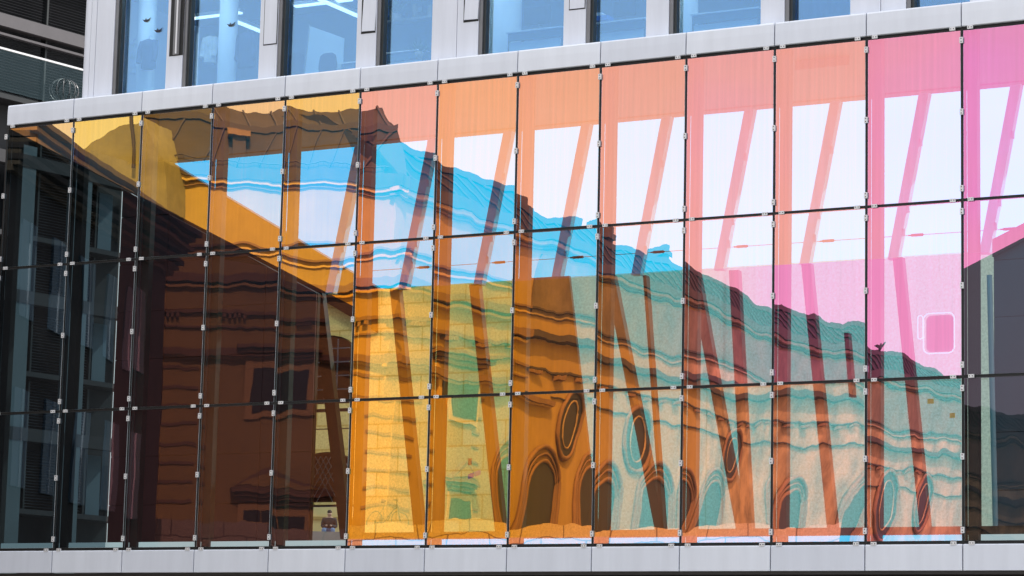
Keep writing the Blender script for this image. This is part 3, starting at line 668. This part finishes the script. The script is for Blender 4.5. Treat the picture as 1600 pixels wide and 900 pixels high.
for li, zr in enumerate(levels):
    topl = li >= 3
    nbp(MB().fbox(bo, bd, bn, -9, SM, -.2, .12, zr + .62, zr + .95), 'beam', beamm if topl else slab)
    if topl: nbp(MB().fbox(bo, bd, bn, -9, SM, -.1, .06, zr + .40, zr + .46), 'cable_tray', beamm)
    nbp(MB().fbox(bo, bd, bn, -9, SM, -.58, .05, zr - 1.25, zr - 1.12), 'floor_slab', slab)
    if topl:
        nbp(MB().fbox(bo, bd, bn, -9, SM, .16, .22, zr - .03, zr + .02), 'handrail', M['white'])
        nbp(MB().fbox(bo, bd, bn, -9, SM, .18, .195, zr - 1.1, zr - .03), 'balustrade_glass', tint_glass('balustrade_tint', (.02, .028, .03), (.84, .88, .88)) if li == 3 else bgl)
    b = 0; s0 = -8
    while s0 < SM - .3:
        s1 = min(s0 + 2.0, SM - .05)
        mb = MB(); zlow = zr - (1.05 if (b % 3 or topl) else .1)
        c = lambda s_, n_, zz: (bo.x + bd.x * s_ + bn.x * n_, bo.y + bd.y * s_ + bn.y * n_, zz)
        for za_, zb2_ in ((zlow, zr + .38), (zr + .98, zr + 2.25)):
            z = zb2_
            while z > za_:
                mb.add([c(s0, -.16, z), c(s1, -.16, z), c(s1, -.235, z + .035), c(s0, -.235, z + .035)], [(0, 1, 2, 3)]); z -= .075
        if topl or b % 2 == 0: nbp(mb, 'louvre_blind', slatm)
        else: nbp(MB().fbox(bo, bd, bn, s0 + .3, s0 + .8, -.5, -.4, zr - 1.1, zr + .5).fbox(bo, bd, bn, s0 + 1.3, s0 + 1.45, -.5, -.4, zr - 1.1, zr + .5), 'curtain', cloth)
        nbp(MB().fbox(bo, bd, bn, s0 - .07, s0 - .01, -.3, -.12, zr - 1.1, zr + 2.2), 'window_post', M['steel'])
        s0 += 2.1; b += 1
for px_ in (30, 120): s_ = H(px_, 400)[0]; nbp(MB().fbox(bo, bd, bn, s_ - .35, s_ + .35, -.1, .1, GROUND, levels[2] + 1.2), 'pillar', pil)
# wire basket on the balcony
s_, z_ = H(98, 140); t = empty('wire_basket', (bo.x + bd.x * s_ + bn.x * .05, bo.y + bd.y * s_ + bn.y * .05, z_ - .25), label='round wire basket on the balcony of the dark office block', cat='basket')
for k in range(7):
    a = k * math.pi / 7; MB().tube([(math.cos(a) * .38 * math.cos(u), math.sin(a) * .42 * math.cos(u), .2 + .33 * math.sin(u)) for u in [math.pi * 2 * i / 18 for i in range(18)]], .008, 5, closed=True).build('wire_hoop', M['anod'], t)

# ================================================================== across the street: the old palace that the glass mirrors
dep = 67 * K
Pc = D(620, 205, dep); Pe = D(1430, 585, 114 * K); Pn = D(222, 205, dep * .985)
ed = Vector((Pe.x - Pc.x, Pe.y - Pc.y, 0)); elen = ed.length; ed.normalize(); en = Vector((-ed.y, ed.x, 0))
if en.x < 0: en = -en
nd = Vector((Pn.x - Pc.x, Pn.y - Pc.y, 0)); nlen = nd.length; nd.normalize(); nn = Vector((-nd.y, nd.x, 0))
if nn.y < 0: nn = -nn
po = Vector((Pc.x, Pc.y, 0))
zroof = Pc.z
HN = lambda x, y: hit(x, y, po, nd, True); HE = lambda x, y: hit(x, y, po, ed, True)
zN_ = lambda y: HN(450, y)[1]
pal = empty('old_palace', (po.x, po.y, GROUND), label='old yellow palace with arches and a brown metal roof, mirrored in the glass', cat='building')
pinv = Matrix.Translation(-Vector((po.x, po.y, GROUND)))
def pp(mb, nm, m, par=None):
    ob = mb.build(nm, m, pal); ob.matrix_parent_inverse = pinv; return ob
ylw = mat('ochre_render', (.35, .25, .068), .85, 0, .12, .5, .3, 8)
ylw2 = mat('weathered_sandstone', (.36, .275, .12), .9, 0, .62, .5, .5, 5)
mould = mat('brown_moulding', (.2, .125, .06), .8, 0, .15, 1)
mouldl = mat('ochre_moulding', (.46, .33, .11), .8)
roofm = mat('brown_metal_roof', (.058, .046, .036), .85, 0, .2, .6, spec=.15); roofd = mat('slate_roof', (.03, .026, .025), .95, 0, .35, .8, spec=.1)
seam = mat('roof_seam', (.04, .025, .02), .6)
dk = mat('dark_opening', (.016, .013, .011), .5)
ze = HN(450, 292)[1]                                    # eaves height
pp(MB().fbox(po, nd, nn, 0, nlen, -9, 0, GROUND, ze), 'wall', ylw)
SY = hit(1070, 700, po, ed, True)[0]
pp(MB().fbox(po, ed, en, .0, SY, -9, 0, GROUND, ze), 'wall', ylw)
pp(MB().fbox(po, ed, en, SY, elen + 40, -9, -.02, GROUND, ze), 'wall', ylw2)
pp(MB().fbox(po, ed, en, 13.2, elen + 40, -.01, .06, zN_(405), zN_(305)), 'shade_band', mat('shaded_frieze', (.16, .125, .075), .9, 0, .4, .8, .4, 5))  # overhang shade on the upper wing put into a darker band colour
def lofted_roof(o_, d, n_, s0, s1, m, hips=(0, 0), rz_=zroof):
    c = lambda a, b, z: (o_.x + d.x * a + n_.x * b, o_.y + d.y * a + n_.y * b, z)
    z0, z1 = ze + .35, rz_ - .2
    bot = [c(s0, .25, z0), c(s1, .25, z0), c(s1, -9, z0), c(s0, -9, z0)]
    mid = [c(s0 + hips[0], -.9, z1), c(s1 - hips[1], -.9, z1), c(s1 - hips[1], -8, z1), c(s0 + hips[0], -8, z1)]
    tp = [c(s0 + hips[0] * 2, -3, z1 + 1.1), c(s1 - hips[1] * 2, -3, z1 + 1.1), c(s1 - hips[1] * 2, -6, z1 + 1.1), c(s0 + hips[0] * 2, -6, z1 + 1.1)]
    mb = MB().hull(mid, bot).hull(tp, [Vector(v) + Vector((0, 0, .004)) for v in mid]); pp(mb, 'roof', m)
    mb = MB(); k = s0 + .3
    while k < s1 - .3:
        mb.tube([c(min(k + .9, s1), .27, z0 + .03), c(k, -.88, z1 + .03)], .04, 5); mb.tube([c(k, -.88, z1 + .03), c(k + .3, -3, z1 + 1.14)], .04, 5); k += 1.15
    pp(mb, 'roof_seams', seam)
    pp(MB().fbox(o_, d, n_, s0 + hips[0], s1 - hips[1], -1.0, -.75, z1 - .1, z1 + .12), 'roof_ridge_trim', seam)
lofted_roof(po, nd, nn, -.25, nlen, roofm, (.2, 0), HN(450, 178)[1])
lofted_roof(po, ed, en, -.25, elen + 40, roofd, (.2, .5))
def mouldings(o_, d, n_, s0, s1, lst):
    for z, h, out_, m in lst: pp(MB().fbox(o_, d, n_, s0, s1, -.01, out_, z - h / 2, z + h / 2), 'cornice', m)
def zN(y): return HN(450, y)[1]
msd = mat('muted_moulding', (.30, .23, .12), .85, 0, .3, 1.5); msk = mat('black_moulding', (.06, .045, .03), .85, 0, .3, 1)  # sandstone tone muted for the long wing, and a near-black one
ml = [(zN(276), .42, .30, msk), (zN(289), .13, .22, mouldl), (zN(297), .06, .10, mould), (zN(392), .08, .14, mould), (zN(402), .07, .08, mouldl), (zN(440), .26, .28, mould), (zN(452), .08, .18, mouldl),  # thin dark strip under the ochre ledge stands in for its shadow
      (zN(492), .12, .16, mould), (zN(516), .06, .1, mould), (zN(556), .22, .28, mould), (zN(563), .08, .14, mouldl)]
mouldings(po, nd, nn, -.3, nlen, ml); mouldings(po, ed, en, -.3, 13, ml)
mouldings(po, ed, en, 13.01, elen + 40, [(z, h * .9, o__, msd if m__ is mouldl else msk) for z, h, o__, m__ in ml[:6]] + [(zN(492), .07, .1, msk), (zN(540), .05, .07, msk)])
# dentils under the middle cornice
for o_, d, n_, ln in ((po, nd, nn, nlen), (po, ed, en, elen)):
    s_ = .6
    while s_ < ln - 1:
        mb = MB()
        for k in range(5): mb.fbox(o_, d, n_, s_ + k * .16, s_ + k * .16 + .09, -.005, .2, zN(502), zN(496))
        pp(mb, 'bracket_group', mould); s_ += 2.1
# rusticated corner piers: grooves
gro = [zN(y) for y in (580, 612, 640, 668, 700, 730, 760, 790, 822, 852)]
for o_, d, n_, s0, s1 in ((po, nd, nn, .05, 1.15), (po, ed, en, .05, 2.3), (po, nd, nn, nlen - 2.2, nlen - .1), (po, ed, en, 7.2, 8.2)):
    for z in gro: pp(MB().fbox(o_, d, n_, s0, s1, -.01, .045, z - .05, z + .05), 'rustication_groove', mould)
# stone-block courses on the base of the palace
# windows with hoods
def palwin(o_, d, n_, s0, s1, z0, z1, ped=False, bars=True):
    pp(MB().fbox(o_, d, n_, s0 - .25, s1 + .25, -.01, .1, z0 - .2, z1 + .25), 'window_surround', mouldl)
    pp(MB().fbox(o_, d, n_, s0, s1, -.01, .13, z0, z1), 'window_glass', dk)
    mb = MB()
    for k in range(1, 3): mb.fbox(o_, d, n_, s0 + (s1 - s0) * k / 3 - .012, s0 + (s1 - s0) * k / 3 + .012, .1, .15, z0, z1)
    for k in range(1, 5): mb.fbox(o_, d, n_, s0, s1, .1, .15, z0 + (z1 - z0) * k / 5 - .02, z0 + (z1 - z0) * k / 5 + .02)
    if bars: pp(mb, 'window_bars', mouldl)
    for k, (z, e) in enumerate(((z1 + .38, .3), (z1 + .52, .42), (z1 + .66, .56))):
        pp(MB().fbox(o_, d, n_, s0 - e, s1 + e, -.01, .1 + .13 * (k + 1), z - .06, z + .055), 'window_hood', mould)
    if ped:
        c = lambda a, b, z: (o_.x + d.x * a + n_.x * b, o_.y + d.y * a + n_.y * b, z)
        w2 = (s1 - s0) / 2 + .6; mm = (s0 + s1) / 2; zb2 = z1 + .73
        tri = [c(mm - w2, 0, zb2), c(mm + w2, 0, zb2), c(mm, 0, zb2 + .75)]; pp(MB().prism(tri, (n_.x * .4, n_.y * .4, 0)), 'pediment', mould)
        tri = [c(mm - w2 + .3, .41, zb2 + .1), c(mm + w2 - .3, .41, zb2 + .1), c(mm, .41, zb2 + .55)]; pp(MB().prism(tri, (n_.x * .02, n_.y * .02, 0)), 'pediment_field', ylw)
s1_, s0_ = HN(395, 600)[0], HN(480, 600)[0]; palwin(po, nd, nn, s0_ , s1_, zN(640), zN(578), bars=False)
s1_, s0_ = HN(385, 800)[0], HN(480, 800)[0]; palwin(po, nd, nn, s0_, s1_, zN(900), zN(800), True)
def zE(x, y): return HE(x, y)[1]
s0_, s1_ = HE(700, 620)[0], HE(748, 620)[0]; palwin(po, ed, en, s0_, s1_, zE(720, 655), zE(720, 592), bars=False)
s0_, s1_ = HE(690, 820)[0], HE(738, 820)[0]; palwin(po, ed, en, s0_, s1_, zE(715, 900), zE(715, 800), True, False)
# arches and round windows of the long side wing
def ringpts(o_, d, n_, sc, zc_, rs, rz2, off, half=False, n=26):
    c = lambda a, b, z: Vector((o_.x + d.x * a + n_.x * b, o_.y + d.y * a + n_.y * b, z))
    if half:
        a_ = [c(sc - rs, off, zc_ - 4)] + [c(sc - rs * math.cos(math.pi * k / n), off, zc_ + rz2 * math.sin(math.pi * k / n)) for k in range(n + 1)] + [c(sc + rs, off, zc_ - 4)]
        return a_
    return [c(sc + rs * math.cos(2 * math.pi * k / n), off, zc_ + rz2 * math.sin(2 * math.pi * k / n)) for k in range(n)]
def arch(px, ytop, pw, half=True, yc=None, ph=None, m=None):
    sc, zt_ = HE(px, ytop); sL, sR = HE(px - pw / 2, ytop)[0], HE(px + pw / 2, ytop)[0]; rs = (sR - sL) / 2; sc = (sL + sR) / 2
    if half:
        rz2 = min(rs, 1.6); zc_ = zt_ - rz2
        for e, th, mm in ((.0, .09, mould), (.3, .06, mould), (.62, .11, mould)):
            pp(MB().tube(ringpts(po, ed, en, sc, zc_, rs * .72 + e, rz2 * .72 + e, .08, True), th, 6), 'arch_moulding', mm)
        q_ = ringpts(po, ed, en, sc, zc_, rs * .72, rz2 * .72, .03, True); pp(MB().prism(q_, tuple(en * .04)), 'arch_opening', dk)
    else:
        rz2 = ph / 2 * (zt_ / (1085 - ytop)) ; zc_ = zt_ - rz2
        q_ = ringpts(po, ed, en, sc, zc_, rs, rz2, .03); pp(MB().prism(q_, tuple(en * .04)), 'round_window', dk)
        pp(MB().tube(ringpts(po, ed, en, sc, zc_, rs * 1.12, rz2 * 1.08, .08), .12, 6, closed=True), 'window_ring', mould)
        pp(MB().tube(ringpts(po, ed, en, sc, zc_, rs * .62, rz2 * .74, .08), .05, 6, closed=True), 'window_ring', msd)
arch(886, 618, 40, False, ph=104); arch(997, 645, 46, False, ph=100); arch(1147, 686, 44, False, ph=92); pass
for x_, y_, w_ in ((838, 706, 84), (945, 732, 62), (1038, 744, 74), (1112, 758, 66), (1262, 786, 36), (1340, 800, 30)): arch(x_, y_, w_)
arch(1383, 752, 32, False, ph=96); arch(1443, 770, 24, False, ph=80)
# chimneys
chm = mat('chimney_brick', (.07, .05, .04), .8, 0, .2, 3)
for x_, y_, w_ in ((372, 200, 26),):
    s_, z_ = HN(x_, y_); mb = MB().fbox(po, nd, nn, s_ - .3, s_ + .3, -.75, -.1, ze, z_ - .1); pp(mb, 'chimney', seam); pp(MB().fbox(po, nd, nn, s_ - .5, s_ + .5, -.9, .1, z_ - .1, z_ + .12), 'chimney_cap', mould)
for x_, y_ in ((865, 305), (942, 342), (983, 350), (1068, 392)):
    s_, z_ = HE(x_, y_); mb = MB().fbox(po, ed, en, s_ - .4, s_ + .4, -1.7, -1.0, ze, z_).fbox(po, ed, en, s_ - .55, s_ + .55, -1.8, -.9, z_ - .5, z_ - .3); pp(mb, 'chimney', chm)
# lower side roof left of the main block, with a thin mast
q_ = [D(a, b, 65 * K) for a, b in ((108, 330), (118, 243), (150, 218), (190, 198), (226, 187), (258, 255), (262, 330))]
pp(MB().prism(q_, (-1.0, -4.5, 0)), 'side_roof', mat('olive_tile_roof', (.21, .19, .11), .85, 0, .2, 1.5))
m_a, m_b = D(196, 262, 64.8 * K), D(196, 176, 64.8 * K); m_b.x, m_b.y = m_a.x, m_a.y
pp(MB().tube([m_a, m_b], .05, 6), 'mast', seam)
# roof-edge railing
mb = MB(); s_ = .3; z0 = ze + .35
c = lambda a, b, z: (po.x + nd.x * a + nn.x * b, po.y + nd.y * a + nn.y * b, z)
while s_ < nlen: mb.tube([c(s_, .2, z0), c(s_, .2, z0 + .42)], .02, 4); s_ += .25
mb.tube([c(.2, .2, z0 + .42), c(nlen, .2, z0 + .42)], .025, 4); pp(mb, 'roof_railing', seam)
# raised terrace in front of the palace
zter = HN(520, 838)[1]
ter = MB().fbox(po, nd, nn, -14, nlen + 2, .05, 5.5, GROUND, zter); tag(ter.build('terrace', masonry('terrace_stone', (.5, .42, .28), (.45, .38, .25), (.2, .15, .1), 1.2, .5, 0)), kind='structure')

# neighbour house left of the palace, nearer to the glass
A0 = D(20, 190, 47 * K); B0 = D(262, 392, 58 * K); B0.z = A0.z
hd = Vector((B0.x - A0.x, B0.y - A0.y, 0)); hl = hd.length; hd.normalize(); hn = Vector((-hd.y, hd.x, 0))
if (Vector((CAM.x, -CAM.y, 0)) - Vector((A0.x, -A0.y, 0))).dot(Vector((hn.x, -hn.y, 0))) < 0: hn = -hn
ho = Vector((A0.x, A0.y, 0))
nh = empty('brown_town_house', (ho.x, ho.y, GROUND), label='brown town house with a deep layered cornice, mirrored at the left end of the glass', cat='building')
hinv = Matrix.Translation(-Vector((ho.x, ho.y, GROUND)))
def hp(mb, nm, m): ob = mb.build(nm, m, nh); ob.matrix_parent_inverse = hinv; return ob
hz = A0.z
brn = mat('brown_render', (.085, .06, .05), .85, 0, .2, .5)
hp(MB().fbox(ho, hd, hn, 0, hl, -7, 0, GROUND, hz - 1.2), 'wall', brn)
for k in range(9): hp(MB().fbox(ho, hd, hn, -.3, hl + .3, -7.2, .15 + .11 * (k % 3) + .06 * k, hz - 1.2 + k * .135, hz - 1.2 + k * .135 + (.10 if k % 2 else .132)), 'cornice', mat('cornice_stone', random.choice([(.16, .10, .06), (.09, .06, .045), (.22, .14, .08)]), .8))
for k in range(5):
    for l_ in range(2):
        s0_ = 1 + k * (hl - 2) / 5; z0_ = hz - 4.4 - l_ * 4
        hp(MB().fbox(ho, hd, hn, s0_, s0_ + 1.2, -.01, .06, z0_, z0_ + 2.3), 'window', mat('curtained_window', (.18, .24, .3), .3)); hp(MB().fbox(ho, hd, hn, s0_ + .57, s0_ + .63, .05, .09, z0_, z0_ + 2.3), 'window_bar', M['white'])
# hipped tile roof behind its cornice
hp(MB().hull([ho + hd * 3 - hn * 3 + Vector((0, 0, hz + 2.3)), ho + hd * (hl - 1.5) - hn * 3 + Vector((0, 0, hz + 2.3)), ho + hd * (hl - 1.5) - hn * 4 + Vector((0, 0, hz + 2.3)), ho + hd * 3 - hn * 4 + Vector((0, 0, hz + 2.3))],
             [ho + hn * .3 + Vector((0, 0, hz + .02)), ho + hd * hl + hn * .3 + Vector((0, 0, hz + .02)), ho + hd * hl - hn * 7 + Vector((0, 0, hz + .02)), ho - hn * 7 + Vector((0, 0, hz + .02))]), 'roof', mat('pale_tile_roof', (.30, .26, .18), .8, 0, .2, 1))

# ------------------------------------------------------------------ bicycle on the terrace
def frame_pt(s_, n_, z): return Vector((po.x + nd.x * s_ + nn.x * n_, po.y + nd.y * s_ + nn.y * n_, z))
sb = HN(602, 835)[0]; bk = empty('bicycle', frame_pt(sb, .6, zter), math.atan2(nd.y, nd.x), label='thin dark city bicycle leaning on the yellow palace wall', cat='bicycle')
bm_ = mat('bike_black', (.02, .02, .02), .4)
for s in (-1, 1):
    wh = MB().tube([(s * .53 + .33 * math.cos(k * math.pi / 12), 0, .34 + .33 * math.sin(k * math.pi / 12)) for k in range(24)], .02, 6, closed=True).build('wheel', bm_, bk)
    mb = MB()
    for k in range(12): mb.tube([(s * .53, 0, .34), (s * .53 + .32 * math.cos(k * math.pi / 6), 0, .34 + .32 * math.sin(k * math.pi / 6))], .004, 4)
    mb.build('spokes', M['anod'], wh)
MB().tube([(.53, 0, .34), (.1, 0, .3), (.2, 0, .82), (-.35, 0, .86), (-.05, 0, .32)], .02, 6).tube([(.53, 0, .34), (.2, 0, .78)], .015, 6).tube([(-.53, 0, .34), (-.36, 0, .98)], .02, 6).tube([(.1, 0, .3), (-.36, 0, .78)], .02, 6).build('frame', bm_, bk)
MB().tube([(.33, 0, 1.), (.22, 0, 1.0), (.1, 0, .99)], [.05, .08, .02], 8).build('saddle', mat('brown_leather', (.15, .07, .03), .6), bk)
MB().tube([(-.25, -.28, 1.08), (-.36, -.2, 1.06), (-.38, 0, 1.02), (-.36, .2, 1.06), (-.25, .28, 1.08)], .015, 6).build('handlebar', bm_, bk)

# ------------------------------------------------------------------ seated person on the terrace edge
def skin_fig(name, verts, edges, rad, m, parent, sub=2):
    me = bpy.data.meshes.new(name); me.from_pydata(verts, edges, []); ob = bpy.data.objects.new(name, me); COL.objects.link(ob); ob.parent = parent
    sk = ob.modifiers.new('skin', 'SKIN'); sk.use_smooth_shade = True
    for v, r1 in zip(me.skin_vertices[0].data, rad): v.radius = r1 if isinstance(r1, tuple) else (r1, r1)
    me.skin_vertices[0].data[0].use_root = True
    sb_ = ob.modifiers.new('sub', 'SUBSURF'); sb_.levels = sub; sb_.render_levels = sub; me.materials.append(m); return ob
# pale yellow house far behind the gallery, seen through the low gap
fo = D(440, 838, 99 * K * .72, False); fo2 = D(620, 838, 99 * K * .72, False); zl_ = fo.z; fd = Vector((fo2.x - fo.x, fo2.y - fo.y, 0)); fl = fd.length; fd.normalize(); fn = Vector((fd.y, -fd.x, 0)); fo.z = 0
yh = empty('yellow_house', (fo.x, fo.y, GROUND), label='pale yellow house far behind the gallery, glimpsed through the gap above the seated person', cat='building')
yi = Matrix.Translation(-Vector((fo.x, fo.y, GROUND)))
o_ = MB().fbox(fo, fd, fn, 0, fl, -6, 0, GROUND, zl_ + 2.2).build('wall', mat('pale_yellow_render', (.80, .64, .30), .85, 0, .06, 1), yh); o_.matrix_parent_inverse = yi
o_ = MB().fbox(fo, fd, fn, 0, fl, -.01, .08, zl_ + .62, zl_ + .72).build('string_course', mouldl, yh); o_.matrix_parent_inverse = yi
tag(MB().fbox(fo, fd, fn, 0, fl, .01, 3.5, GROUND, zl_).build('raised_pavement', M['pave']), kind='structure')
sp_ = D(514, 838, 97 * K * .72, False); sp_.z = zl_
pr = empty('person', sp_, math.atan2(fn.y, fn.x) - math.pi / 2, label='person in a dark sweater and blue jeans sitting behind the low gap, holding a phone', cat='person')
skinm = mat('skin', (.5, .3, .22), .6); top_m = mat('dark_sweater', (.03, .035, .04), .9); jean = mat('blue_denim', (.12, .2, .35), .85); hairm = mat('dark_hair', (.03, .02, .015), .7)
V = [(0, 0, .12), (0, .02, .32), (0, .05, .52), (0, .06, .6), (0, .08, .68), (0, .09, .74),
     (.18, .05, .5), (.24, .06, .25), (.08, .28, .28), (.04, .33, .29), (-.18, .05, .5), (-.24, .06, .25), (-.08, .28, .28), (-.04, .33, .29),
     (.1, .02, .1), (.16, .45, .14), (.15, .44, -.3), (.15, .56, -.36), (-.1, .02, .1), (-.16, .45, .14), (-.15, .44, -.3), (-.15, .56, -.36)]
E_ = [(0, 1), (1, 2), (2, 3), (3, 4), (4, 5), (2, 6), (6, 7), (7, 8), (8, 9), (2, 10), (10, 11), (11, 12), (12, 13), (0, 14), (14, 15), (15, 16), (16, 17), (0, 18), (18, 19), (19, 20), (20, 21)]
RA = [.14, .13, .12, .055, .085, .09, .06, .05, .035, .03, .06, .05, .035, .03, .09, .07, .05, .04, .09, .07, .05, .04]
for v in range(len(V)): V[v] = (V[v][0], V[v][1], V[v][2])
skin_fig('body', V, E_, RA, skinm, pr)
skin_fig('sweater', V[0:3] + [V[6], V[7], V[8], V[10], V[11], V[12], (0, .055, .565)], [(0, 1), (1, 2), (2, 3), (3, 4), (4, 5), (2, 6), (6, 7), (7, 8), (2, 9)], [.17, .165, .165, .10, .072, .05, .10, .072, .05, .085], top_m, pr)
skin_fig('jeans', [V[0], V[14], V[15], V[16], V[18], V[19], V[20]], [(0, 1), (1, 2), (2, 3), (0, 4), (4, 5), (5, 6)], [.155, .1, .085, .065, .1, .085, .065], jean, pr)
skin_fig('hair', [(0, .03, .72), (0, .05, .78), (0, .1, .82)], [(0, 1), (1, 2)], [.08, .095, .06], hairm, pr)
ph = MB().box((-.04, .345, .27), (.04, .355, .38)).build('phone', M['dark']); ph.location = pr.location; ph.rotation_euler = pr.rotation_euler
tag(ph, 'black phone held in the hands of the seated person', 'phone')
